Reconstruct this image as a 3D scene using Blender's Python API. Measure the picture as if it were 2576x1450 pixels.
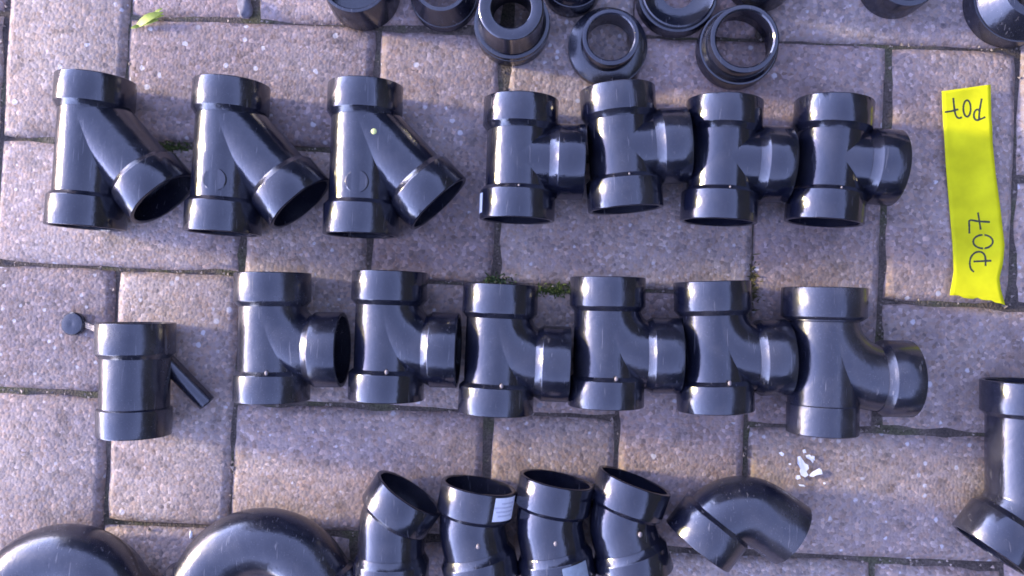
import bpy, bmesh, math, random
from mathutils import Vector, Matrix, Euler, noise

for o in list(bpy.data.objects):
    bpy.data.objects.remove(o)
SC = bpy.context.scene
COL = SC.collection
R = math.radians

# ------------------------------------------------------------------ camera
IMG_W, IMG_H, FOV = 2576.0, 1450.0, R(66)       # coordinates noted on the photograph
FPX = IMG_W / 2 / math.tan(FOV / 2)
ROLL = R(-2.48)                                  # the paving runs askew by this much
CAM_POS = Matrix.Rotation(ROLL, 3, 'Z') @ Vector((0.026, -0.0133, 0.6143))
CAM_EUL = Euler((R(1.09), R(1.14), 0), 'XYZ')
cd = bpy.data.cameras.new('camera')
cd.sensor_width = 36
cd.angle = FOV
cd.clip_start = 0.01
cd.clip_end = 500
cam = bpy.data.objects.new('camera', cd)
COL.objects.link(cam)
cam.location = CAM_POS
cam.rotation_euler = CAM_EUL
SC.camera = cam
CAM_ROT = CAM_EUL.to_matrix()


def G(px, py, z=0.0):
    """where the sight line through a noted point of the photograph meets height z"""
    d = CAM_ROT @ Vector(((px - IMG_W / 2) / FPX, -(py - IMG_H / 2) / FPX, -1.0))
    t = (z - CAM_POS.z) / d.z
    return CAM_POS + d * t


# ------------------------------------------------------------------ sky, sun, exposure
SUN_EL, SUN_AZ = R(13), R(280)      # low in the west: from the left of the picture
w = bpy.data.worlds.new('World')
SC.world = w
w.use_nodes = True
nt = w.node_tree
nt.nodes.clear()
sky = nt.nodes.new('ShaderNodeTexSky')
sky.sky_type = 'NISHITA'
sky.sun_disc = False
sky.sun_elevation = SUN_EL
sky.sun_rotation = SUN_AZ
sky.air_density = 0.4
sky.dust_density = 0.05
sky.ozone_density = 2.0
bg = nt.nodes.new('ShaderNodeBackground')
bg.inputs['Strength'].default_value = 0.15
wo = nt.nodes.new('ShaderNodeOutputWorld')
dusk = nt.nodes.new('ShaderNodeMix')           # even violet cast of the evening sky
dusk.data_type = 'RGBA'
dusk.blend_type = 'MULTIPLY'
dusk.inputs[0].default_value = 1.0
dusk.inputs[7].default_value = (1.50, 0.94, 0.87, 1)
nt.links.new(sky.outputs[0], dusk.inputs[6])
nt.links.new(dusk.outputs[2], bg.inputs[0])
nt.links.new(bg.outputs[0], wo.inputs[0])
sl = bpy.data.lights.new('sun', 'SUN')
sl.energy = 0.37
sl.angle = R(6.0)
sl.color = (1.0, 0.83, 0.40)
sun = bpy.data.objects.new('sun', sl)
COL.objects.link(sun)
sd = Vector((math.sin(SUN_AZ) * math.cos(SUN_EL), math.cos(SUN_AZ) * math.cos(SUN_EL), math.sin(SUN_EL)))
sun.rotation_euler = sd.to_track_quat('Z', 'Y').to_euler()
sun.location = sd * 5
vs = SC.view_settings
vs.view_transform = 'Standard'
vs.look = 'None'
vs.exposure = 4.15
vs.gamma = 1
vs.use_curve_mapping = False
SC.render.engine = 'CYCLES'
SC.cycles.pixel_filter_type = 'BLACKMAN_HARRIS'
SC.cycles.filter_width = 1.7

rng = random.Random(7)

# ------------------------------------------------------------------ materials


class NT:
    def __init__(self, name):
        self.m = bpy.data.materials.new(name)
        self.m.use_nodes = True
        self.t = self.m.node_tree
        self.b = self.t.nodes['Principled BSDF']
        self.out = self.t.nodes['Material Output']

    def n(self, kind, **kw):
        x = self.t.nodes.new(kind)
        for k, v in kw.items():
            if k in x.inputs:
                x.inputs[k].default_value = v
            else:
                setattr(x, k, v)
        return x

    def l(self, a, b):
        self.t.links.new(a, b)

    def ramp(self, src, stops):
        r = self.n('ShaderNodeValToRGB')
        e = r.color_ramp.elements
        while len(e) < len(stops):
            e.new(0.5)
        for i, (p, c) in enumerate(stops):
            e[i].position = p
            e[i].color = (c, c, c, 1) if not isinstance(c, tuple) else (*c, 1)
        self.l(src, r.inputs[0])
        return r.outputs[0]

    def mix(self, fac, a, b, mode='MIX'):
        x = self.n('ShaderNodeMix', data_type='RGBA', blend_type=mode)
        for s, v in ((x.inputs[0], fac), (x.inputs[6], a), (x.inputs[7], b)):
            if hasattr(v, 'is_linked'):
                self.l(v, s)
            elif isinstance(v, (int, float)):
                s.default_value = v
            else:
                s.default_value = (*v, 1)
        return x.outputs[2]

    def coords(self, spread=3.0):
        """object coordinates shifted by each object's own random number"""
        tc = self.n('ShaderNodeTexCoord')
        oi = self.n('ShaderNodeObjectInfo')
        mu = self.n('ShaderNodeMath', operation='MULTIPLY')
        mu.inputs[1].default_value = spread
        self.l(oi.outputs['Random'], mu.inputs[0])
        ad = self.n('ShaderNodeVectorMath', operation='ADD')
        self.l(tc.outputs['Object'], ad.inputs[0])
        self.l(mu.outputs[0], ad.inputs[1])
        return ad.outputs[0], oi.outputs['Random']


def plastic(name, base, rough, dust=0.12):
    k = NT(name)
    co, rnd = k.coords()
    n1 = k.n('ShaderNodeTexNoise', Scale=38.0, Detail=5.0, Roughness=0.62)
    n2 = k.n('ShaderNodeTexNoise', Scale=420.0, Detail=3.0)
    n3 = k.n('ShaderNodeTexNoise', Scale=1500.0, Detail=2.0)
    for x in (n1, n2, n3):
        k.l(co, x.inputs['Vector'])
    d = k.ramp(n1.outputs[0], [(0.46, 0.0), (0.75, dust)])
    s = k.ramp(n3.outputs[0], [(0.66, 0.0), (0.74, dust * 1.3)])
    c = k.mix(d, base, (0.16, 0.15, 0.15))
    c = k.mix(s, c, (0.30, 0.28, 0.27))
    k.l(c, k.b.inputs['Base Color'])
    rr = k.n('ShaderNodeMapRange')
    rr.inputs[1].default_value = 0.3
    rr.inputs[2].default_value = 0.75
    rr.inputs[3].default_value = rough * 0.85
    rr.inputs[4].default_value = rough * 1.35
    k.l(n1.outputs[0], rr.inputs[0])
    k.l(rr.outputs[0], k.b.inputs['Roughness'])
    k.b.inputs['IOR'].default_value = 1.58
    k.b.inputs['Specular IOR Level'].default_value = 0.85
    mp = k.n('ShaderNodeMapping')
    mp.inputs['Rotation'].default_value = (0.2, 0.1, 0.6)
    mp.inputs['Scale'].default_value = (1.0, 0.05, 0.6)
    k.l(co, mp.inputs['Vector'])
    n5 = k.n('ShaderNodeTexNoise', Scale=900.0, Detail=2.0)
    k.l(mp.outputs[0], n5.inputs['Vector'])
    sc_ = k.ramp(n5.outputs[0], [(0.68, 0.0), (0.76, 1.0)])
    n6 = k.n('ShaderNodeTexNoise', Scale=75.0, Detail=2.0)
    k.l(co, n6.inputs['Vector'])
    rb_ = k.n('ShaderNodeBump', Strength=0.35, Distance=0.0009)
    k.l(n6.outputs[0], rb_.inputs['Height'])
    mp2 = k.n('ShaderNodeMapping')
    mp2.inputs['Rotation'].default_value = (0.5, 0.3, -0.5)
    mp2.inputs['Scale'].default_value = (1.0, 0.07, 0.5)
    k.l(co, mp2.inputs['Vector'])
    n7 = k.n('ShaderNodeTexNoise', Scale=520.0, Detail=2.0)
    k.l(mp2.outputs[0], n7.inputs['Vector'])
    scuff = k.ramp(n7.outputs[0], [(0.66, 0.0), (0.72, dust * 1.6)])
    c = k.mix(scuff, c, (0.22, 0.21, 0.21))
    k.l(c, k.b.inputs['Base Color'])
    sm = k.n('ShaderNodeMath', operation='MULTIPLY_ADD')
    k.l(sc_, sm.inputs[0])
    sm.inputs[1].default_value = -0.5
    k.l(n2.outputs[0], sm.inputs[2])
    bu = k.n('ShaderNodeBump', Strength=0.16, Distance=0.0006)
    k.l(sm.outputs[0], bu.inputs['Height'])
    k.l(rb_.outputs[0], bu.inputs['Normal'])
    k.l(bu.outputs[0], k.b.inputs['Normal'])
    return k.m


PVC = plastic('black_plastic', (0.007, 0.008, 0.016), 0.17, 0.13)
PVC2 = plastic('black_plastic_worn', (0.010, 0.011, 0.020), 0.22, 0.2)
PVC3 = plastic('black_plastic_glossy', (0.006, 0.007, 0.015), 0.14, 0.09)


def brick_mat():
    k = NT('concrete_brick')
    co, rnd = k.coords(7.0)
    vo = k.n('ShaderNodeTexVoronoi', Scale=380.0, Randomness=1.0)
    vb = k.n('ShaderNodeTexVoronoi', Scale=210.0, Randomness=1.0)
    n1 = k.n('ShaderNodeTexNoise', Scale=14.0, Detail=6.0, Roughness=0.6)
    n2 = k.n('ShaderNodeTexNoise', Scale=700.0, Detail=4.0, Roughness=0.7)
    n4 = k.n('ShaderNodeTexNoise', Scale=60.0, Detail=4.0)
    for x in (vo, vb, n1, n2, n4):
        k.l(co, x.inputs['Vector'])
    sep = k.n('ShaderNodeSeparateColor')
    k.l(vo.outputs['Color'], sep.inputs[0])
    sepb = k.n('ShaderNodeSeparateColor')
    k.l(vb.outputs['Color'], sepb.inputs[0])
    base = k.ramp(n1.outputs[0], [(0.25, (0.265, 0.205, 0.185)), (0.55, (0.325, 0.265, 0.236)), (0.8, (0.375, 0.318, 0.278))])
    tint = k.ramp(rnd, [(0.0, (0.82, 0.80, 0.82)), (0.3, (1.04, 1.02, 0.96)), (0.55, (0.94, 0.88, 0.90)), (0.8, (1.02, 1.03, 1.02)), (1.0, (1.12, 1.08, 1.00))])
    base = k.mix(1.0, base, tint, 'MULTIPLY')
    grain = k.ramp(sep.outputs[0], [(0.0, 0.68), (0.2, 0.89), (0.5, 1.0), (0.78, 1.08), (0.92, 1.26), (1.0, 1.6)])
    base = k.mix(1.0, base, grain, 'MULTIPLY')
    hue = k.ramp(sep.outputs[1], [(0.0, (1.12, 0.98, 0.86)), (0.5, (1, 1, 1)), (1.0, (0.95, 0.97, 1.08))])
    base = k.mix(0.8, base, hue, 'MULTIPLY')
    # single pale quartz grains and dark chips
    big = k.ramp(sepb.outputs[0], [(0.93, 0.0), (0.94, 0.9)])
    sz = k.n('ShaderNodeMapRange')
    sz.inputs[3].default_value = 0.35
    sz.inputs[4].default_value = 1.35
    k.l(sepb.outputs[2], sz.inputs[0])
    dv = k.n('ShaderNodeMath', operation='DIVIDE')
    wob = k.n('ShaderNodeMath', operation='MULTIPLY_ADD')
    k.l(n2.outputs[0], wob.inputs[0])
    wob.inputs[1].default_value = 0.5
    k.l(vb.outputs['Distance'], wob.inputs[2])
    k.l(wob.outputs[0], dv.inputs[0])
    k.l(sz.outputs[0], dv.inputs[1])
    ed = k.ramp(dv.outputs[0], [(0.48, 1.0), (0.62, 0.0)])
    mb = k.n('ShaderNodeMath', operation='MULTIPLY')
    k.l(big, mb.inputs[0])
    k.l(ed, mb.inputs[1])
    base = k.mix(mb.outputs[0], base, (0.56, 0.53, 0.53))
    drk = k.ramp(sepb.outputs[1], [(0.95, 0.0), (0.96, 0.6)])
    md = k.n('ShaderNodeMath', operation='MULTIPLY')
    k.l(drk, md.inputs[0])
    k.l(ed, md.inputs[1])
    base = k.mix(md.outputs[0], base, (0.10, 0.085, 0.09))
    # stains
    st = k.ramp(n4.outputs[0], [(0.30, 0.62), (0.46, 1.0), (0.66, 1.0), (0.8, 1.14)])
    base = k.mix(0.75, base, st, 'MULTIPLY')
    k.l(base, k.b.inputs['Base Color'])
    k.b.inputs['Roughness'].default_value = 0.85
    k.b.inputs['Specular IOR Level'].default_value = 0.3
    h = k.n('ShaderNodeMath', operation='MULTIPLY_ADD')
    inv = k.n('ShaderNodeMath', operation='MULTIPLY')
    inv.inputs[1].default_value = -0.7
    k.l(vo.outputs['Distance'], inv.inputs[0])
    k.l(n2.outputs[0], h.inputs[0])
    h.inputs[1].default_value = 0.8
    k.l(inv.outputs[0], h.inputs[2])
    bu = k.n('ShaderNodeBump', Strength=0.6, Distance=0.0012)
    k.l(h.outputs[0], bu.inputs['Height'])
    k.l(bu.outputs[0], k.b.inputs['Normal'])
    return k.m


BRICK = brick_mat()


def soil_mat():
    k = NT('joint_soil')
    tc = k.n('ShaderNodeTexCoord')
    n1 = k.n('ShaderNodeTexNoise', Scale=30.0, Detail=6.0)
    n2 = k.n('ShaderNodeTexNoise', Scale=600.0, Detail=4.0)
    for x in (n1, n2):
        k.l(tc.outputs['Object'], x.inputs['Vector'])
    c = k.ramp(n1.outputs[0], [(0.30, (0.045, 0.036, 0.031)), (0.50, (0.10, 0.08, 0.065)), (0.62, (0.075, 0.072, 0.04)), (0.78, (0.17, 0.14, 0.12))])
    g = k.ramp(n2.outputs[0], [(0.3, 0.6), (0.7, 1.5)])
    c = k.mix(1.0, c, g, 'MULTIPLY')
    k.l(c, k.b.inputs['Base Color'])
    k.b.inputs['Roughness'].default_value = 1.0
    bu = k.n('ShaderNodeBump', Strength=0.9, Distance=0.002)
    k.l(n2.outputs[0], bu.inputs['Height'])
    k.l(bu.outputs[0], k.b.inputs['Normal'])
    return k.m


SOIL = soil_mat()


def simple(name, col, rough=0.6, var=0.15, scale=200.0, bump=0.0):
    k = NT(name)
    co, rnd = k.coords()
    n1 = k.n('ShaderNodeTexNoise', Scale=scale, Detail=4.0)
    k.l(co, n1.inputs['Vector'])
    g = k.ramp(n1.outputs[0], [(0.3, 1.0 - var), (0.7, 1.0 + var)])
    k.l(k.mix(1.0, col, g, 'MULTIPLY'), k.b.inputs['Base Color'])
    k.b.inputs['Roughness'].default_value = rough
    if bump:
        bu = k.n('ShaderNodeBump', Strength=bump, Distance=0.0005)
        k.l(n1.outputs[0], bu.inputs['Height'])
        k.l(bu.outputs[0], k.b.inputs['Normal'])
    return k.m


YELLOW = simple('yellow_paper', (0.68, 0.65, 0.012), 0.7, 0.14, 45.0)
YELLOW.node_tree.nodes['Principled BSDF'].inputs['Specular IOR Level'].default_value = 0.12
INK = simple('black_ink', (0.03, 0.035, 0.02), 0.5, 0.2, 900.0)
WHITE = simple('white_paper', (0.90, 0.90, 0.91), 0.55, 0.06, 300.0)
PRINT = simple('grey_print', (0.66, 0.66, 0.70), 0.6, 0.1, 900.0)
LEAF = simple('leaf_green', (0.30, 0.36, 0.04), 0.5, 0.25, 300.0)
MOSS = simple('moss_green', (0.07, 0.10, 0.02), 0.8, 0.4, 500.0)
GRIT = simple('sand_grains', (0.24, 0.20, 0.17), 0.9, 0.45, 130.0)
STONE = simple('grey_stone', (0.16, 0.15, 0.17), 0.8, 0.25, 300.0, 0.4)
DOT_YELLOW = simple('pale_yellow', (0.62, 0.66, 0.22), 0.4, 0.1, 300.0)  # pale yellow-green of the small dot on the third wye
SUNLIT_NUB = simple('sunlit_nub', (0.20, 0.17, 0.16), 0.45, 0.1, 500.0)  # paler than the black plastic: caught sunlight put into the colour

# ------------------------------------------------------------------ object helpers


def mesh_obj(name, verts, faces, mat, parent=None, smooth=True, angle=35):
    me = bpy.data.meshes.new(name)
    me.from_pydata([tuple(v) for v in verts], [], faces)
    bm = bmesh.new()
    bm.from_mesh(me)
    bmesh.ops.remove_doubles(bm, verts=bm.verts, dist=1e-7)
    bmesh.ops.recalc_face_normals(bm, faces=bm.faces)
    bm.to_mesh(me)
    bm.free()
    if smooth:
        me.shade_smooth()
        try:
            me.set_sharp_from_angle(angle=R(angle))
        except Exception:
            pass
    me.materials.append(mat)
    o = bpy.data.objects.new(name, me)
    COL.objects.link(o)
    o.parent = parent
    return o


def thing(name, label, cat, loc=(0, 0, 0), rz=0.0, group=None):
    o = bpy.data.objects.new(name, None)
    COL.objects.link(o)
    o.empty_display_size = 0.01
    o.location = loc
    o.rotation_euler = (0, 0, rz)
    o['label'] = label
    o['category'] = cat
    if group:
        o['group'] = group
    return o


def frame(t):
    t = t.normalized()
    up = Vector((0, 0, 1)) if abs(t.z) < 0.9 else Vector((1, 0, 0))
    a = t.cross(up).normalized()
    return a, a.cross(t).normalized()


def lathe(p, d, prof, seg=48, closed=True):
    """turn a profile of (distance along d, radius) about the line p + s*d"""
    d = d.normalized()
    a, b = frame(d)
    V, F = [], []
    m = len(prof)
    for s, r in prof:
        for i in range(seg):
            q = 2 * math.pi * i / seg
            V.append(p + d * s + (a * math.cos(q) + b * math.sin(q)) * r)
    for j in range(m if closed else m - 1):
        for i in range(seg):
            k = (i + 1) % seg
            j2 = (j + 1) % m
            F.append((j * seg + i, j * seg + k, j2 * seg + k, j2 * seg + i))
    return V, F


def sweep(path, ro, ri, seg=40):
    """hollow tube along a list of points that lie in one horizontal plane"""
    V, F = [], []
    n = len(path)
    rings = []
    for r in (ro, ri):
        for j, p in enumerate(path):
            t = (path[min(j + 1, n - 1)] - path[max(j - 1, 0)]).normalized()
            a, b = frame(t)
            base = len(V)
            for i in range(seg):
                q = 2 * math.pi * i / seg
                V.append(p + (a * math.cos(q) + b * math.sin(q)) * r)
            rings.append(base)
    loop = rings[:n] + rings[n:][::-1]
    m = len(loop)
    for j in range(m):
        A, B = loop[j], loop[(j + 1) % m]
        for i in range(seg):
            k = (i + 1) % seg
            F.append((A + i, A + k, B + k, B + i))
    return V, F


def bend_path(p0, corner, p1, rad, steps=18):
    """straight, round the corner, straight"""
    u = (p0 - corner).normalized()
    v = (p1 - corner).normalized()
    ang = math.pi - u.angle(v)
    tl = rad * math.tan(ang / 2)
    c = corner + (u + v).normalized() * (rad / math.cos(ang / 2))
    a0 = corner + u * tl
    out = [p0, p0.lerp(a0, 0.5)]
    e0 = (a0 - c)
    axis = e0.cross((corner + v * tl) - c).normalized()
    for i in range(steps + 1):
        out.append(c + Matrix.Rotation(ang * i / steps, 3, axis) @ e0)
    out += [(corner + v * tl).lerp(p1, 0.5), p1]
    return out


RS, RB, RI = 0.028, 0.0245, 0.0215      # socket, body and bore radii


def socket_prof(L, shoulder, rs=RS, rb=RB, bore=0.0252, depth=None):
    """from the outer end (s = 0) inwards; bore open at s = 0"""
    dp = depth or (L - 0.001)
    b = 0.0007
    return [(0.0, bore + b), (0.0, rs - b), (b * 0.4, rs - b * 0.35), (b, rs), (L - shoulder - b, rs), (L - shoulder - b * 0.3, rs - b * 0.3),
            (L - shoulder + 0.0002, rs - b), (L - 0.0002, rb + 0.0004), (L, rb - 0.001), (L, RI), (dp, RI), (dp, bore), (b, bore)]


def add_socket(parent, end, inward, L=0.022, shoulder=0.0025, rs=RS, rb=RB, mat=None):
    V, F = lathe(end, inward, socket_prof(L, shoulder, rs, rb, bore=rs - 0.0032), 56)
    return mesh_obj('socket', V, F, mat or PVC, parent)


def add_tube(name, parent, path, ro=RB, ri=RI, mat=None, seg=48):
    V, F = sweep(path, ro, ri, seg)
    return mesh_obj(name, V, F, mat or PVC, parent)


def add_nub(parent, p, size=0.0011):
    bm = bmesh.new()
    bmesh.ops.create_icosphere(bm, subdivisions=2, radius=1)
    V = [p + Vector((v.co.x * size, v.co.y * size * 1.3, v.co.z * size * 0.8)) for v in bm.verts]
    F = [[q.index for q in f.verts] for f in bm.faces]
    bm.free()
    return mesh_obj('moulding_nub', V, F, SUNLIT_NUB, parent)


def add_disc(parent, p, r=0.0085, h=0.0004):
    V, F = lathe(p, Vector((0, 0, 1)), [(-0.004, 0.0001), (-0.004, r), (h - 0.0004, r), (h, r - 0.0005), (h, 0.0001)], 32)
    return mesh_obj('embossed_disc', V, F, PVC, parent)


def add_sticker(parent, p, d, rad, s0, s1, a0, a1, name='sticker', mat=None, nseg=10):
    """paper wrapped on a cylinder about the line p + s*d; angles from the top, positive to the right"""
    d = d.normalized()
    up = Vector((0, 0, 1))
    side = d.cross(up).normalized()
    V, F = [], []
    for r in (rad + 0.00012, rad + 0.00028):
        for j in range(5):
            s = s0 + (s1 - s0) * j / 4
            for i in range(nseg + 1):
                a = R(a0 + (a1 - a0) * i / nseg)
                V.append(p + d * s + (up * math.cos(a) + side * math.sin(a)) * r)
    N = nseg + 1
    for lay in (0, 5 * N):
        for j in range(4):
            for i in range(nseg):
                q = lay + j * N + i
                F.append((q, q + 1, q + N + 1, q + N))
    rim = [i for i in range(N)] + [j * N + nseg for j in range(1, 5)] + [4 * N + i for i in range(nseg - 1, -1, -1)] + [j * N for j in range(3, 0, -1)]
    for q in range(len(rim)):
        x, y = rim[q], rim[(q + 1) % len(rim)]
        F.append((x, y, y + 5 * N, x + 5 * N))
    return mesh_obj(name, V, F, mat or WHITE, parent)


# ------------------------------------------------------------------ paving: 90 degree herringbone
U = 0.1
GRID0 = Matrix.Rotation(ROLL, 3, 'Z')


def cell(c, r):
    """corner between paving cells, column c and row r"""
    return GRID0 @ Vector(((c - 4) * U, -(r - 2) * U, 0))


BED = -0.0040
bm = bmesh.new()
NG = 200
for_x = [-60, -20, -8, -5, -3, -2] + [-1.2 + 2.4 * i / NG for i in range(NG + 1)] + [2, 3, 5, 8, 20, 60]
gv = []
for y in for_x:
    for x in for_x:
        z = BED
        if abs(x) < 2 and abs(y) < 2:
            z += 0.0034 * noise.noise(Vector((x * 8, y * 8, 0))) + 0.0024 * noise.noise(Vector((x * 36, y * 36, 3)))
            z = min(z, -0.0014)
        gv.append((x, y, z))
M = len(for_x)
gf = [(j * M + i, j * M + i + 1, (j + 1) * M + i + 1, (j + 1) * M + i) for j in range(M - 1) for i in range(M - 1)]
bm.free()
pavement = mesh_obj('pavement', gv, gf, SOIL)
pavement['kind'] = 'structure'


def brick_mesh(idx, L=0.1974, W=0.0974):
    rg = random.Random(100 + idx)
    # outline with rounded, slightly uneven corners
    pts = []
    nl, nw = 11, 6
    base = []
    for i in range(nl):
        base.append((-L / 2 + L * i / nl, -W / 2))
    for i in range(nw):
        base.append((L / 2, -W / 2 + W * i / nw))
    for i in range(nl):
        base.append((L / 2 - L * i / nl, W / 2))
    for i in range(nw):
        base.append((-L / 2, W / 2 - W * i / nw))
    n = len(base)
    nz = [rg.uniform(-1, 1) for _ in range(n)]
    chip = rg.randrange(n)
    V, F = [], []
    rings = [(0.0072, 0.0), (0.0054, -0.0001), (0.0042, -0.0006), (0.0010, -0.0028), (0.0, -0.0046), (0.0, -0.03)]
    for k, (ins, z) in enumerate(rings):
        for i, (x, y) in enumerate(base):
            w_ = 0.0005 * nz[i] + (0.0016 if i == chip and idx % 3 == 0 else 0)
            ii = ins + w_ * (0.4 + 0.25 * k if k < 4 else 1.0)
            sx = (L / 2 - ii) / (L / 2)
            sy = (W / 2 - ii) / (W / 2)
            px, py = x * sx, y * sy
            # round the corner
            cx, cy = L / 2 - ii - 0.003, W / 2 - ii - 0.003
            if abs(px) > cx and abs(py) > cy:
                vx, vy = abs(px) - cx, abs(py) - cy
                ln = math.hypot(vx, vy)
                if ln > 0.003:
                    px = math.copysign(cx + vx / ln * 0.003, px)
                    py = math.copysign(cy + vy / ln * 0.003, py)
            zz = z - (0.0004 * abs(nz[(i * 3) % n]) if 0 < k < 4 else 0)
            V.append((px, py, zz))
    F.append(tuple(range(n)))
    for k in range(len(rings) - 1):
        for i in range(n):
            j = (i + 1) % n
            F.append((k * n + i, (k + 1) * n + i, (k + 1) * n + j, k * n + j))
    me = bpy.data.meshes.new('brick')
    me.from_pydata(V, [], F)
    me.shade_smooth()
    me.set_sharp_from_angle(angle=R(42))
    me.materials.append(BRICK)
    return me


BRICKS = [brick_mesh(i) for i in range(8)]
cells = []
for c in range(-60, 68):
    for r in range(-60, 64):
        k = (c + r) % 4
        if k == 3:
            cells.append((c, r, 'V'))
        elif k == 1:
            cells.append((c, r, 'H'))


def centre(b):
    c, r, o = b
    return (cell(c, r) + cell(c + (1 if o == 'V' else 2), r + (2 if o == 'V' else 1))) / 2


mid = G(1288, 725)
cells.sort(key=lambda b: (abs((centre(b) - mid).x) / 1.35) ** 2 + abs((centre(b) - mid).y) ** 2)
# columns drift a little from a perfect grid, as laid by hand
DRIFT_C = {1: -0.001, 2: 0.0015, 5: -0.0005, 6: -0.001, 8: 0.003}
far_v, far_f = [], []
for q, b in enumerate(cells):
    p = centre(b)
    rz = ROLL + (math.pi / 2 if b[2] == 'V' else 0)
    if q < 300:
        o = bpy.data.objects.new('brick', BRICKS[rng.randrange(8)])
        COL.objects.link(o)
        o.parent = pavement
        o.location = (p.x + rng.gauss(0, 0.0006), p.y + rng.gauss(0, 0.0006), -abs(rng.gauss(0, 0.0004)))
        o.rotation_euler = (rng.gauss(0, 0.0015), rng.gauss(0, 0.0015), rz + rng.gauss(0, 0.004) + (math.pi if rng.random() < 0.5 else 0))
    elif (p - mid).length < 4.5:
        a = len(far_v)
        rot = Matrix.Rotation(rz, 3, 'Z')
        for ins, z in ((0.006, -0.0002), (0.0025, -0.001), (0.0022, -0.012)):
            for sx, sy in ((-1, -1), (1, -1), (1, 1), (-1, 1)):
                far_v.append(p + rot @ Vector((sx * (0.0985 - ins), sy * (0.0485 - ins), z)))
        far_f.append((a, a + 1, a + 2, a + 3))
        for k in (0, 4):
            for i in range(4):
                j = (i + 1) % 4
                far_f.append((a + k + i, a + k + 4 + i, a + k + 4 + j, a + k + j))
fb = mesh_obj('outer_bricks', far_v, far_f, BRICK, pavement, smooth=False)
fb['kind'] = 'stuff'

# loose sand along the joints and on the bricks
gv, gf = [], []
tet = [Vector(v) for v in ((1, 1, 1), (-1, -1, 1), (-1, 1, -1), (1, -1, -1))]
seen = [b for b in cells[:140]]
for _ in range(5200):
    b = rng.choice(seen)
    c, r, o = b
    wc, hr = (1, 2) if o == 'V' else (2, 1)
    if rng.random() < 0.86:
        e = rng.randrange(2)
        if e == 0:
            p = cell(c + wc * rng.random(), r) + Vector((0, rng.gauss(0, 0.0012), 0))
        else:
            p = cell(c, r + hr * rng.random()) + Vector((rng.gauss(0, 0.0012), 0, 0))
        z = BED + 0.002 + 0.0012 * rng.random()
        s = rng.uniform(0.0004, 0.0012)
    else:
        p = cell(c + wc * rng.random(), r + hr * rng.random())
        z = 0.0002
        s = rng.uniform(0.0002, 0.0006)
    rot = Euler((rng.random() * 6, rng.random() * 6, rng.random() * 6)).to_matrix()
    a = len(gv)
    for v in tet:
        gv.append(Vector((p.x, p.y, z)) + rot @ v * s * rng.uniform(0.6, 1.2))
    gf += [(a, a + 1, a + 2), (a, a + 3, a + 1), (a, a + 2, a + 3), (a + 1, a + 3, a + 2)]
grit = mesh_obj('joint_sand', gv, gf, GRIT, pavement, smooth=False)
grit['kind'] = 'stuff'

# ------------------------------------------------------------------ pipe fittings lying on the paving
X, Y, Z = Vector((1, 0, 0)), Vector((0, 1, 0)), Vector((0, 0, 1))


def straight_tee(px, py, deg, label, reach=0.048, half=0.045, mat=None):
    p = G(px, py, RS)
    t = thing('straight_tee', label, 'pipe tee', (p.x, p.y, 0), R(deg), 'straight tees in the upper row')
    c = Vector((0, 0, RS))
    add_tube('body', t, [c + Y * (half - 0.019), c - Y * (half - 0.019)], mat=mat)
    add_tube('branch', t, [c, c + X * (reach - 0.017)], mat=mat)
    add_socket(t, c + Y * half, -Y, 0.0245, 0.0042, mat=mat)
    add_socket(t, c - Y * half, Y, 0.0245, 0.0030, mat=mat)
    add_socket(t, c + X * reach, -X, 0.026, 0.0062, mat=mat)
    add_nub(t, c + Vector((0.001, -half + 0.0225, RS - 0.0014)), 0.0008)
    return t


def wye(px, py, deg, label, mat=None, disc=True, up=0.0295, down=0.083, arm=0.082):
    p = G(px, py, RS)
    t = thing('wye_fitting', label, 'pipe wye', (p.x, p.y, 0), R(deg), 'wye fittings in the upper row')
    c = Vector((0, 0, RS))
    d = Vector((math.sin(R(45)), -math.cos(R(45)), 0))
    add_tube('body', t, [c + Y * (up - 0.019), c - Y * (down - 0.02)], mat=mat)
    add_tube('branch', t, [c, c + d * (arm - 0.02)], mat=mat)
    add_socket(t, c + Y * up, -Y, 0.0255, 0.0042, mat=mat)
    add_socket(t, c - Y * down, Y, 0.0255, 0.0030, mat=mat)
    add_socket(t, c + d * arm, -d, 0.0265, 0.004, mat=mat)
    if disc:
        add_disc(t, c + Vector((0.001, -0.046, RB - 0.0006)))
    return t


def swept_tee(px, py, deg, label, reach=0.053, top=0.057, bot=0.038, rad=0.034, mat=None, spigot=False, rs=RS):
    p = G(px, py, RS)
    t = thing('swept_tee', label, 'pipe tee', (p.x, p.y, 0), R(deg), 'swept tees in the middle row')
    c = Vector((0, 0, rs))
    add_tube('body', t, [c + Y * (top - 0.02), c - Y * (bot - (0 if spigot else 0.018))], mat=mat)
    ce = c + Vector((rad, rad, 0))
    arc = [ce + Vector((-math.cos(a), -math.sin(a), 0)) * rad for a in [math.pi / 2 * i / 20 for i in range(21)]]
    arc.append(c + X * max(rad + 0.001, reach - 0.018))
    add_tube('branch', t, arc, mat=mat)
    add_socket(t, c + Y * top, -Y, 0.0250, 0.0034, rs=rs, mat=mat)
    add_socket(t, c + X * reach, -X, 0.0255, 0.0050, mat=mat)
    if spigot:
        V, F = lathe(c - Y * bot, Y, [(0, RI), (0, RB + 0.0002), (0.0006, RB + 0.0007), (0.021, RB + 0.0007), (0.0222, RB - 0.0005), (0.0222, RI)], 48)
        mesh_obj('spigot', V, F, mat or PVC, t)
    else:
        add_socket(t, c - Y * bot, Y, 0.0230, 0.0028, mat=mat)
        add_nub(t, c + Vector((0.0045, -bot + 0.0225, RS - 0.0016)), 0.0014)
    return t


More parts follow.
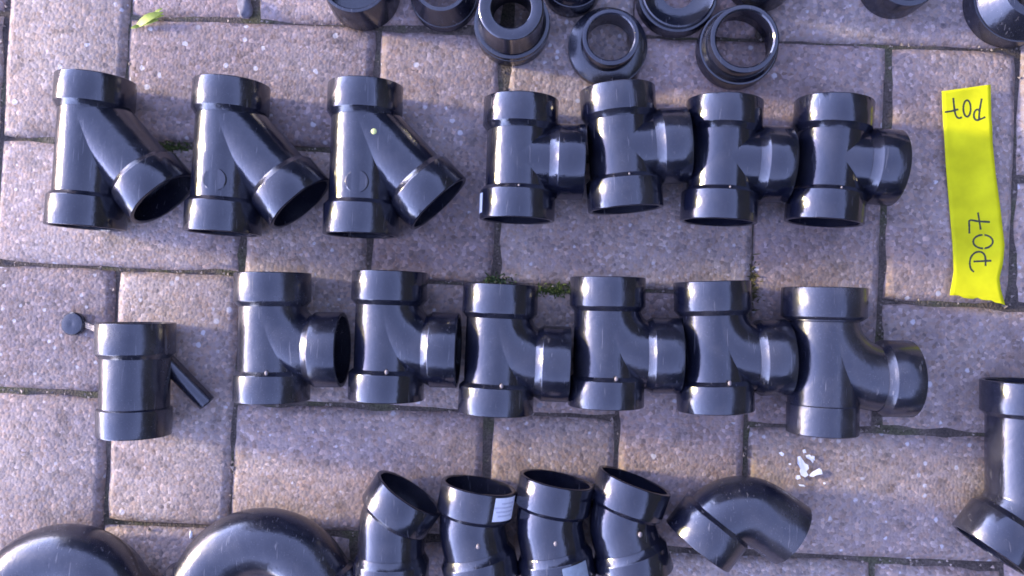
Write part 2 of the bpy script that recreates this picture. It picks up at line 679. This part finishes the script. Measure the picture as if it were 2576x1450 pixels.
def elbow(name, label, cat, pts, rad, sockets=(True, True), L=(0.024, 0.024), sh=(0.0028, 0.0052), ro=RB, rs=RS, group=None, nub=None, mat=None):
    P = [G(x, y, rs) if not isinstance(x, Vector) else x for x, y in pts]
    root = Vector((P[1].x, P[1].y, 0))
    t = thing(name, label, cat, root, 0, group)
    P = [q - root for q in P]
    u, v = (P[0] - P[1]).normalized(), (P[2] - P[1]).normalized()
    a = P[0] - u * (L[0] - 0.006 if sockets[0] else 0)
    b = P[2] - v * (L[1] - 0.006 if sockets[1] else 0)
    add_tube('body', t, bend_path(a, P[1], b, rad), ro=ro, ri=ro - 0.003, mat=mat)
    if sockets[0]:
        add_socket(t, P[0], -u, L[0], sh[0], rs=rs, rb=ro, mat=mat)
    if sockets[1]:
        add_socket(t, P[2], -v, L[1], sh[1], rs=rs, rb=ro, mat=mat)
    if nub:
        q = G(nub[0], nub[1], rs + ro) - root
        q.z = rs + ro - 0.0006
        add_nub(t, q, 0.0016)
    return t, P, u, v


# upper row: three wyes, four straight tees
y1 = wye(236, 298, -3.6, 'black wye fitting farthest left in the row of three, beside a joint of the paving', PVC, disc=False)
y2 = wye(578, 311, -3.3, 'black wye fitting in the middle of the three, its branch touching the next one', PVC)
y3 = wye(917, 315, -1.8, 'black wye fitting with a pale yellow dot in its crotch, nearest the straight tees', PVC)
pd = Vector((0.0122, -0.0098, RS + 0.0244))
V, F = lathe(pd, Vector((0.06, 0.06, 1.0)), [(-0.001, 0.0001), (-0.001, 0.0021), (0.0004, 0.0021), (0.0008, 0.0014), (0.0009, 0.0001)], 16)
mesh_obj('yellow_dot', V, F, DOT_YELLOW, y3)

t1 = straight_tee(1306, 404, -2.1, 'black straight tee with a white sticker low on its left side, next to the wyes', mat=PVC3)
add_sticker(t1, Vector((0, -0.045, RS)), Y, RS, 0.004, 0.0185, -112, -66)
t2 = straight_tee(1563, 377, 4.0, 'black straight tee leaning left, set higher than its neighbours, just below the cone reducer', mat=PVC)
t3 = straight_tee(1815, 408, -3.5, 'black straight tee between the left-leaning tee and the last tee of the upper row', mat=PVC3)
t4 = straight_tee(2085, 409, -5.5, 'black straight tee at the right end of the upper row, nearest the yellow paper', mat=PVC3)

# middle row: one narrow fitting, six swept tees
s1 = swept_tee(685, 879, -0.3, 'black swept tee at the left end of its row, its branch mouth open to view', mat=PVC2)
s2 = swept_tee(975, 876, -1.8, 'black swept tee set slightly higher than the rest, second of its row', mat=PVC)
s3 = swept_tee(1252, 909, -2.5, 'black swept tee with green moss at its upper socket, third of its row', mat=PVC)
s4 = swept_tee(1526, 892, -1.0, 'black swept tee right of the olive moss strip, fourth of its row', mat=PVC)
s5 = swept_tee(1796, 903, 1.4, 'black swept tee touching the largest swept tee, fifth of its row', mat=PVC)
s6 = swept_tee(2067, 948, -1.2, 'largest black swept tee with a plain lower end, at the right end of its row', reach=0.063, top=0.0655, bot=0.041, rad=0.043, mat=PVC2, spigot=True, rs=0.030)

p = G(340, 955, RS)
lf = thing('capped_fitting', 'dull black short fitting with thin slanting side pipe and round plug on strap', 'pipe fitting', (p.x, p.y, 0), R(-0.5))
c = Vector((0, 0, RS))
add_tube('body', lf, [c + Y * 0.03, c - Y * 0.040], mat=PVC2)
add_socket(lf, c + Y * 0.0425, -Y, 0.0265, 0.0034, mat=PVC2)
V, F = lathe(c - Y * 0.0415, Y, [(0, RI), (0, RB + 0.0012), (0.001, RB + 0.0018), (0.020, RB + 0.0018), (0.0215, RB - 0.0005), (0.0215, RI)], 48)
mesh_obj('spigot', V, F, PVC2, lf)
root = Vector((p.x, p.y, 0))
a0, a1 = G(400, 890, 0.013) - root, G(522, 1014, 0.0085) - root
sp = add_tube('side_pipe', lf, [a0, a0.lerp(a1, 0.5), a1], ro=0.0068, ri=0.005, mat=PVC2, seg=28)
q = G(181, 817, 0.004) - root
q.z = 0.0
V, F = lathe(q, Z, [(0, 0.0001), (0, 0.0086), (0.0006, 0.0092), (0.0040, 0.0092), (0.0050, 0.0082), (0.0055, 0.0050), (0.0053, 0.0018), (0.0050, 0.0001)], 32)
mesh_obj('plug', V, F, PVC2, lf)
e = Vector((-0.0255, 0.034, 0.0195))
V, F = [], []
for i in range(9):
    f = i / 8
    m = (q + X * 0.0085 + Z * 0.002).lerp(e, f) + Z * (0.002 * math.sin(f * math.pi))
    for dy in (-0.0022, 0.0022):
        for dz in (0, 0.0012):
            V.append(m + Y * dy + Z * dz)
for i in range(8):
    k = i * 4
    F += [(k, k + 2, k + 6, k + 4), (k + 1, k + 3, k + 7, k + 5), (k, k + 1, k + 5, k + 4), (k + 2, k + 3, k + 7, k + 6)]
F += [(0, 1, 3, 2), (32, 33, 35, 34)]
mesh_obj('strap', V, F, PVC2, lf)

# lower row: four angled elbows, one wide bend, two large bends cut by the frame
GE = 'elbows in the lower row'
e1 = elbow('angled_elbow', 'black elbow bent most strongly, leftmost of the four elbows', 'pipe elbow', [(1031, 1239), (986, 1306), (983, 1472)], 0.030, group=GE, mat=PVC)
e2 = elbow('angled_elbow', 'black elbow with a white sticker on its upper socket', 'pipe elbow', [(1205, 1220), (1186, 1330), (1217, 1464)], 0.035, group=GE, nub=(1203, 1376), mat=PVC)
st = add_sticker(e2[0], e2[1][0], -e2[2], RS, 0.0015, 0.0185, -78, -30)
for i in range(4):
    add_sticker(st, e2[1][0], -e2[2], RS + 0.0002, 0.0050 + i * 0.0030, 0.0062 + i * 0.0030, -70 + 3 * (i % 2), -42 + 4 * ((i * 3) % 4), 'print_line', PRINT, 6)
e3 = elbow('angled_elbow', 'black elbow with a pale patch near the bottom edge, right of the stickered elbow', 'pipe elbow', [(1401, 1206), (1380, 1318), (1407, 1460)], 0.035, group=GE, nub=(1398, 1369), mat=PVC3)
e4 = elbow('angled_elbow', 'black elbow leaning right, rightmost of the four elbows beside the wide bend', 'pipe elbow', [(1597, 1208), (1560, 1312), (1602, 1448)], 0.032, group=GE, nub=(1611, 1346), mat=PVC3)
add_sticker(e3[0], e3[1][2], -e3[3], RS, 0.001, 0.017, 8, 50, mat=simple('faded_label', (0.30, 0.34, 0.36), 0.5, 0.15, 300.0))
e5 = elbow('wide_bend', 'black right-angle bend with one socket, lying right of the four elbows', 'pipe bend', [(1753, 1374), (1848, 1250), (1987, 1344)], 0.027, sockets=(True, False), L=(0.026, 0.02), mat=PVC2)
b2 = elbow('large_bend', 'large black bend arching up from the bottom edge, next to the elbows', 'pipe bend', [(460, 1548), (660, 1232), (860, 1548)], 0.045, sockets=(True, True), L=(0.03, 0.03), sh=(0.003, 0.003), group='large bends at the bottom edge', mat=PVC2)
b1 = elbow('large_bend', 'large black bend in the bottom left corner of the picture', 'pipe bend', [(-38, 1590), (162, 1274), (362, 1590)], 0.045, sockets=(True, True), L=(0.03, 0.03), sh=(0.003, 0.003), group='large bends at the bottom edge', mat=PVC2)
er = elbow('long_elbow', 'long black elbow standing alone at the right edge, its lower socket turned left', 'pipe elbow', [(2574, 958), (2574, 1268), (2487, 1384)], 0.022, sockets=(True, True), L=(0.026, 0.029), sh=(0.003, 0.004), mat=PVC)

# ------------------------------------------------------------------ reducers and collars standing on end along the top edge
GS = 'fittings standing on end along the top edge'


def standing(name, label, cat, px, py, parts, mat=None):
    p = G(px, py, 0)
    t = thing(name, label, cat, (p.x, p.y, 0), 0, GS)
    for nm, prof in parts:
        V, F = lathe(Vector((0, 0, 0)), Z, prof, 64)
        mesh_obj(nm, V, F, mat or PVC, t)
    return t


def ringp(z0, z1, ro, ri, b=0.0007, ro1=None, ri1=None):
    ro1 = ro1 or ro
    ri1 = ri1 or ri
    return [(z0, ri), (z0, ro - b), (z0 + b, ro), (z1 - b, ro1), (z1 - b * 0.3, ro1 - b * 0.3), (z1, ro1 - b), (z1, ri1 + b), (z1 - b, ri1)]


def capp(z0, z1, ro, b=0.001):
    return [(z0, 0.0001), (z0, ro - b), (z0 + b, ro), (z1 - b, ro), (z1, ro - b), (z1, 0.0001)]


standing('socket_coupler', 'black cup-shaped coupler standing at the left end of the top row', 'pipe coupler', 917, -11,
         [('collar', ringp(0, 0.036, 0.0284, 0.0238, ro1=0.0268)), ('floor', capp(0.004, 0.012, 0.0236))])
standing('tapered_reducer', 'black tapered reducer, second from the left in the top row', 'pipe reducer', 1120, 0,
         [('collar', ringp(0, 0.011, 0.026, 0.021)), ('neck', [(0.0105, 0.020), (0.0105, 0.0254), (0.012, 0.0252), (0.026, 0.0205), (0.030, 0.020), (0.030, 0.0172), (0.028, 0.0168)])], PVC2)
standing('bushing', 'tall black bushing with a thick flat rim and a narrow hole', 'pipe bushing', 1289, 77,
         [('collar', ringp(0, 0.020, 0.0287, 0.0222)), ('neck', [(0.019, 0.0147), (0.019, 0.0262), (0.0225, 0.0258), (0.027, 0.0238), (0.0470, 0.0236), (0.0478, 0.0228), (0.048, 0.022), (0.048, 0.0156), (0.0474, 0.0147)]),
          ('rim_lip', ringp(0.012, 0.0155, 0.0293, 0.028))], PVC3)
standing('end_cap', 'small dark end cap cut by the top edge, between the bushing and the cone reducer', 'pipe cap', 1438, -28,
         [('collar', ringp(0, 0.022, 0.0232, 0.019)), ('top', [(0.0205, 0.0001), (0.0205, 0.0225), (0.024, 0.0222), (0.028, 0.0195), (0.030, 0.013), (0.0305, 0.0001)])], PVC3)
standing('cone_reducer', 'flat black cone reducer with a raised ring, above the left-leaning tee', 'pipe reducer', 1527, 124,
         [('collar', ringp(0, 0.007, 0.0306, 0.0262)), ('cone', [(0.0066, 0.0174), (0.0066, 0.0300), (0.0078, 0.0300), (0.0125, 0.0228), (0.0125, 0.0174)]),
          ('neck', ringp(0.012, 0.0285, 0.0214, 0.0174, 0.0009))], PVC2)
standing('dished_reducer', 'wide black reducer with a dished top, behind the two rings', 'pipe reducer', 1698, -2,
         [('collar', ringp(0, 0.013, 0.0312, 0.0262, ro1=0.0305)), ('dish', [(0.009, 0.0120), (0.009, 0.0268), (0.0135, 0.0285), (0.0165, 0.0280), (0.0172, 0.0270), (0.0165, 0.0262), (0.0130, 0.0180), (0.0125, 0.0120)])], PVC)
standing('pipe_collar', 'black collar cut by the top edge, touching the ring reducer', 'pipe collar', 1908, -56,
         [('collar', ringp(0, 0.034, 0.0278, 0.0236)), ('floor', capp(0.003, 0.010, 0.0234))], PVC)
standing('ring_reducer', 'open black ring reducer with a paving joint showing through it', 'pipe reducer', 1846, 131,
         [('collar', ringp(0, 0.0155, 0.0302, 0.0246, 0.0012)), ('shoulder', [(0.0150, 0.0225), (0.0150, 0.0290), (0.0185, 0.0262), (0.0185, 0.0225)]),
          ('neck', ringp(0.0182, 0.0315, 0.0256, 0.0212, 0.0010))], PVC3)
standing('pipe_collar', 'black collar alone at the top edge, between the ring reducer and the right corner', 'pipe collar', 2243, -38,
         [('collar', ringp(0, 0.028, 0.0272, 0.0225)), ('inner_ring', ringp(0.006, 0.012, 0.0226, 0.015))], PVC)
standing('dished_reducer', 'large black reducer in the top right corner', 'pipe reducer', 2533, 12,
         [('collar', ringp(0, 0.016, 0.0345, 0.029)), ('cone', [(0.0155, 0.0150), (0.0155, 0.0335), (0.0175, 0.0335), (0.031, 0.0230), (0.033, 0.0215), (0.033, 0.0155), (0.0325, 0.0150)])], PVC2)

# ------------------------------------------------------------------ yellow paper strip with handwriting
LEFT = [(230, 2369), (300, 2372), (360, 2376), (417, 2379), (500, 2386), (560, 2391), (620, 2396), (683, 2399), (715, 2394), (740, 2389)]
RIGHT = [(213, 2492), (300, 2494), (317, 2496), (360, 2497), (440, 2505), (520, 2516), (616, 2527), (665, 2523), (700, 2514), (730, 2518), (766, 2528)]


def lerp_tab(tab, f):
    y0, y1 = tab[0][0], tab[-1][0]
    y = y0 + (y1 - y0) * f
    for (ya, xa), (yb, xb) in zip(tab, tab[1:]):
        if y <= yb + 1e-6:
            k = (y - ya) / (yb - ya)
            return xa + (xb - xa) * k, y
    return tab[-1][1], tab[-1][0]


def paper_z(f, g):
    z = 0.0011 + 0.0045 * (0.5 - 0.5 * math.cos(f * math.pi * 2 * 1.5 + 0.3)) + 0.0006 * math.sin(f * 23 + g * 2)
    if f > 0.82:
        z += 0.0042 * ((f - 0.82) / 0.18) ** 1.5 * (0.4 + 0.6 * g)
    if f < 0.07:
        z += 0.003 * ((0.07 - f) / 0.07) ** 1.3 * (1 - 0.6 * g)
    return z + 0.0018 * max(0, g - 0.6) / 0.4 * math.sin(f * 9 + 1) ** 2


NF, NGp = 70, 12
V, F = [], []
tear = [rng.uniform(-1, 1) for _ in range(NGp + 1)]
for i in range(NF + 1):
    f = i / NF
    lx, ly = lerp_tab(LEFT, f)
    rx, ry = lerp_tab(RIGHT, f)
    for j in range(NGp + 1):
        g = j / NGp
        x, y = lx + (rx - lx) * g, ly + (ry - ly) * g
        if i == NF:
            y += 4 * tear[j]
        V.append(G(x, y, paper_z(f, g)))
S = NGp + 1
for i in range(NF):
    for j in range(NGp):
        k = i * S + j
        F.append((k, k + 1, k + S + 1, k + S))
pp = G(2440, 490, 0)
V = [v - Vector((pp.x, pp.y, 0)) for v in V]
paper = thing('paper_strip', 'bright yellow paper strip with handwritten P07 twice, lying at the right', 'paper', (pp.x, pp.y, 0))
ps = mesh_obj('sheet', V, F, YELLOW, paper, angle=80)
so = ps.modifiers.new('thickness', 'SOLIDIFY')
so.thickness = 0.00018
so.offset = -1


def paper_point(x, y):
    f = 0.5
    for _ in range(6):
        lx, ly = lerp_tab(LEFT, f)
        rx, ry = lerp_tab(RIGHT, f)
        g = (x - lx) / max(1, rx - lx)
        yy = ly + (ry - ly) * g
        f = min(1, max(0, f + (y - yy) / 540))
    return G(x, y, paper_z(f, g) + 0.00022) - Vector((pp.x, pp.y, 0))


def spline(pts, per=6):
    out = []
    P = [Vector((x, y, 0)) for x, y in pts]
    if len(P) == 2:
        return [P[0].lerp(P[1], i / 8) for i in range(9)]
    for i in range(len(P) - 1):
        a, b, c_, d = P[max(0, i - 1)], P[i], P[i + 1], P[min(len(P) - 1, i + 2)]
        for k in range(per):
            t = k / per
            out.append(0.5 * ((2 * b) + (c_ - a) * t + (2 * a - 5 * b + 4 * c_ - d) * t * t + (3 * b - a - 3 * c_ + d) * t ** 3))
    out.append(P[-1])
    return out


def strokes(name, lines, ox, oy, wpx=4.8):
    V, F = [], []
    for ln in lines:
        sp_ = spline([(ox + x / 3.0, oy + y / 3.0) for x, y in ln])
        base = len(V)
        n = len(sp_)
        for i, q in enumerate(sp_):
            t = sp_[min(i + 1, n - 1)] - sp_[max(i - 1, 0)]
            t = t.normalized() if t.length > 1e-6 else Vector((1, 0, 0))
            nn = Vector((-t.y, t.x, 0)) * (wpx / 2) * (0.85 + 0.3 * rng.random())
            for s_ in (1, -1):
                V.append(paper_point(q.x + nn.x * s_, q.y + nn.y * s_))
        for i in range(n - 1):
            k = base + i * 2
            F.append((k, k + 1, k + 3, k + 2))
    o = mesh_obj(name, V, F, INK, paper)
    return o


def ell(cx, cy, rx, ry, n=14):
    return [(cx + rx * math.cos(2 * math.pi * i / n + 0.5), cy + ry * math.sin(2 * math.pi * i / n + 0.5)) for i in range(n + 1)]


strokes('handwriting', [[(2043, 740), (2049, 800), (2056, 850), (2070, 884), (2090, 893), (2108, 885)], [(1976, 848), (2030, 840), (2082, 826)],
                        ell(2147, 820, 28, 62),
                        [(2258, 745), (2248, 800), (2240, 850), (2238, 905)], [(2248, 838), (2222, 828), (2202, 850), (2200, 885), (2218, 908), (2250, 900), (2286, 884)]], 1717, 0)
strokes('handwriting', [[(2165, 315), (2164, 262), (2168, 216), (2230, 222), (2320, 228)], [(2229, 156), (2240, 220), (2250, 286)],
                        ell(2268, 376, 74, 51),
                        [(2200, 605), (2176, 580), (2168, 535), (2180, 488), (2214, 457), (2258, 456), (2284, 490), (2287, 560)], [(2196, 526), (2260, 523), (2331, 520)]], 1717, 483)

# ------------------------------------------------------------------ scraps, plants, stones


def flat_scrap(polys, ox, oy, parent_loc, lift=0.0006):
    V, F = [], []
    for poly, z0, z1 in polys:
        a = len(V)
        n = len(poly)
        for lay in (0, 0.00025):
            for i, (x, y) in enumerate(poly):
                z = z0 + (z1 - z0) * (i / max(1, n - 1)) + lay
                V.append(G(ox + x / 3.0, oy + y / 3.0, z) - parent_loc)
        F.append(tuple(a + i for i in range(n)))
        F.append(tuple(a + n + i for i in range(n))[::-1])
        for i in range(n):
            j = (i + 1) % n
            F.append((a + i, a + j, a + n + j, a + n + i))
    return V, F


q = G(2035, 1180, 0)
sc = thing('torn_paper', 'torn crumpled scrap of white paper on the paving, above the wide bend', 'paper scrap', (q.x, q.y, 0))
loc = Vector((q.x, q.y, 0))
V, F = flat_scrap([([(868, 550), (888, 545), (905, 570), (925, 600), (948, 612), (954, 640), (935, 660), (950, 690), (925, 706), (893, 690), (884, 660), (890, 640), (866, 600)], 0.0008, 0.0020)], 1717, 966, loc)
mesh_obj('sheet', V, F, WHITE, sc, smooth=False)
V, F = flat_scrap([([(955, 688), (985, 660), (1030, 637), (1050, 650), (1057, 682), (1010, 690), (985, 703), (962, 700)], 0.0006, 0.0018)], 1717, 966, loc)
mesh_obj('corner', V, F, WHITE, sc, smooth=False)
V, F = flat_scrap([([(862, 690), (885, 690), (893, 716), (866, 724), (852, 712)], 0.0006, 0.001), ([(872, 757), (915, 762), (926, 776), (884, 772)], 0.0006, 0.0009),
                   ([(925, 540), (960, 533), (990, 566), (985, 600), (965, 575), (935, 560)], 0.0006, 0.0016), ([(725, 520), (748, 512), (768, 528), (758, 548), (738, 540)], 0.0006, 0.0012), ([(905, 500), (925, 492), (935, 520), (912, 524)], 0.0006, 0.001), ([(975, 540), (996, 548), (998, 580), (980, 570)], 0.0006, 0.0012), ([(1060, 745), (1076, 742), (1080, 756), (1066, 760)], 0.0004, 0.0008),
                   ([(800, 600), (818, 598), (820, 612), (804, 614)], 0.0004, 0.0006)], 1717, 966, loc)
mesh_obj('shreds', V, F, WHITE, sc, smooth=False)


def blade(V, F, p, d, length, width, curl, n=5):
    side = Vector((-d.y, d.x, 0)).normalized()
    a = len(V)
    for i in range(n + 1):
        f = i / n
        c_ = p + d * length * f + Z * (curl * length * math.sin(f * math.pi * 0.9))
        w_ = width * (math.sin(math.pi * min(0.97, f * 0.85 + 0.14)) ** 0.8)
        V.append(c_ + side * w_)
        V.append(c_ + Z * (-0.15 * w_))
        V.append(c_ - side * w_)
    for i in range(n):
        k = a + i * 3
        F += [(k, k + 1, k + 4, k + 3), (k + 1, k + 2, k + 5, k + 4)]


q = G(365, 52, 0)
wd = thing('weed', 'small yellow-green weed growing from a joint at the top left', 'weed', (q.x, q.y, 0))
for (x0, y0, x1, y1, wdt) in ((345, 66, 412, 33, 0.0032), (350, 64, 400, 52, 0.0026), (372, 52, 414, 40, 0.0018), (352, 66, 330, 72, 0.0015), (385, 40, 410, 22, 0.0012)):
    a, b = G(x0, y0, 0.0015) - Vector((q.x, q.y, 0)), G(x1, y1, 0.003) - Vector((q.x, q.y, 0))
    V, F = [], []
    blade(V, F, a, (b - a).normalized(), (b - a).length, wdt, 0.18)
    mesh_obj('leaf', V, F, LEAF, wd)


def moss(px, py, n, sx, sy, label, mat, hmax=0.005):
    q = G(px, py, 0)
    t = thing('moss_tuft', label, 'moss', (q.x, q.y, BED), 0, 'moss in the joints')
    V, F = [], []
    for _ in range(n):
        p_ = Vector((rng.gauss(0, sx), rng.gauss(0, sy), 0.001))
        a = rng.random() * 6.28
        d = Vector((math.cos(a) * 0.7, math.sin(a) * 0.7, rng.uniform(0.5, 1.2))).normalized()
        blade(V, F, p_, d, rng.uniform(0.4, 1.0) * hmax * 1.5, 0.0006, -0.1, 3)
    mesh_obj('leaves', V, F, mat, t)
    return t


moss(1252, 703, 90, 0.006, 0.0022, 'green moss tuft in the joint above the third swept tee', simple('bright_moss', (0.07, 0.11, 0.04), 0.7, 0.4, 500.0))
moss(1398, 731, 160, 0.0085, 0.0022, 'dark olive moss strip in the joint between the third and fourth swept tees', MOSS)
moss(1896, 715, 110, 0.0018, 0.008, 'brownish moss in the upright joint above the fifth swept tee', simple('brown_moss', (0.10, 0.085, 0.035), 0.8, 0.4, 500.0))
moss(425, 372, 110, 0.009, 0.002, 'olive moss in the joint between the first two wyes', MOSS)


def stone(px, py, s, label, mat, seed):
    q = G(px, py, 0)
    bm = bmesh.new()
    bmesh.ops.create_icosphere(bm, subdivisions=3, radius=1)
    V = []
    for v in bm.verts:
        k = 1 + 0.28 * noise.noise(v.co * 1.4 + Vector((seed, 0, 0)))
        V.append(Vector((v.co.x * s[0], v.co.y * s[1], max(-0.45, v.co.z) * s[2])) * k + Z * s[2] * 0.45)
    F = [[q_.index for q_ in f.verts] for f in bm.faces]
    bm.free()
    o = mesh_obj('pebble', V, F, mat, None)
    o.location = (q.x, q.y, 0)
    o['label'] = label
    o['category'] = 'pebble'
    return o


stone(618, 22, (0.006, 0.0085, 0.004), 'blue-grey pebble on a joint at the top edge, left of the coupler', STONE, 3)
stone(1755, 117, (0.0022, 0.0034, 0.002), 'tiny pale pebble beside the open ring reducer', GRIT, 5)
stone(481, 1345, (0.0014, 0.0030, 0.0012), 'tiny white pebble left of the large bend', WHITE, 9)

# ------------------------------------------------------------------ unseen hedges, added so the glossy plastic mirrors something dark
LEAFD = simple('hedge_leaf', (0.035, 0.055, 0.018), 0.5, 0.4, 20.0)
BARK = simple('hedge_twig', (0.03, 0.024, 0.018), 0.9, 0.3, 60.0)


def added_hedge(label, loc, rz, HL, HH, HW=0.7, leaves=12000):
    t = thing('added_hedge', label, 'added_hedge', loc, rz, 'unseen hedges added for dark reflections')
    V, F = [], []
    ny, nz = 60, 14
    for i in range(ny + 1):
        yy = -HL / 2 + HL * i / ny
        for j in range(nz + 1):
            zz = 0.02 + (HH - 0.15) * j / nz
            V.append(Vector((-HW / 2 + 0.14 + 0.06 * noise.noise(Vector((yy * 2, zz * 2, 1))), yy, zz)))
        V.append(Vector((HW / 2 - 0.14, yy, HH - 0.15)))
        V.append(Vector((HW / 2 - 0.14, yy, 0.02)))
    K = nz + 3
    for i in range(ny):
        for j in range(K - 1):
            a = i * K + j
            F.append((a, a + 1, a + K + 1, a + K))
    mesh_obj('twigs', V, F, BARK, t)
    V, F = [], []
    for _ in range(leaves):
        u = rng.random()
        yy = rng.uniform(-HL / 2, HL / 2)
        if u < 0.62:
            p_ = Vector((-HW / 2 + abs(rng.gauss(0, 0.07)), yy, rng.uniform(0.07, HH)))
        elif u < 0.82:
            p_ = Vector((rng.uniform(-HW / 2, HW / 2), yy, HH - abs(rng.gauss(0, 0.07))))
        else:
            p_ = Vector((HW / 2 - abs(rng.gauss(0, 0.07)), yy, rng.uniform(0.07, HH)))
        rot = Euler((rng.random() * 6.3, rng.random() * 6.3, rng.random() * 6.3)).to_matrix()
        ln, wd_ = rng.uniform(0.03, 0.06), rng.uniform(0.014, 0.028)
        a = len(V)
        for q_ in ((-ln, 0, 0), (0, -wd_, 0.006), (ln, 0, 0), (0, wd_, 0.006)):
            V.append(p_ + rot @ Vector(q_))
        F.append((a, a + 1, a + 2, a + 3))
    mesh_obj('foliage', V, F, LEAFD, t, smooth=False)


added_hedge('added dark green foliage block beyond the right edge of the picture, beside the yellow paper', (2.4, 0, BED), 0, 5.4, 2.3)
added_hedge('added dark green foliage block beyond the top edge of the picture, behind the standing reducers', (0.4, 2.95, BED), R(90), 4.2, 2.1)
added_hedge('added dark green foliage block beyond the bottom edge of the picture, behind the large bends', (0.4, -2.95, BED), R(-90), 4.2, 2.1)
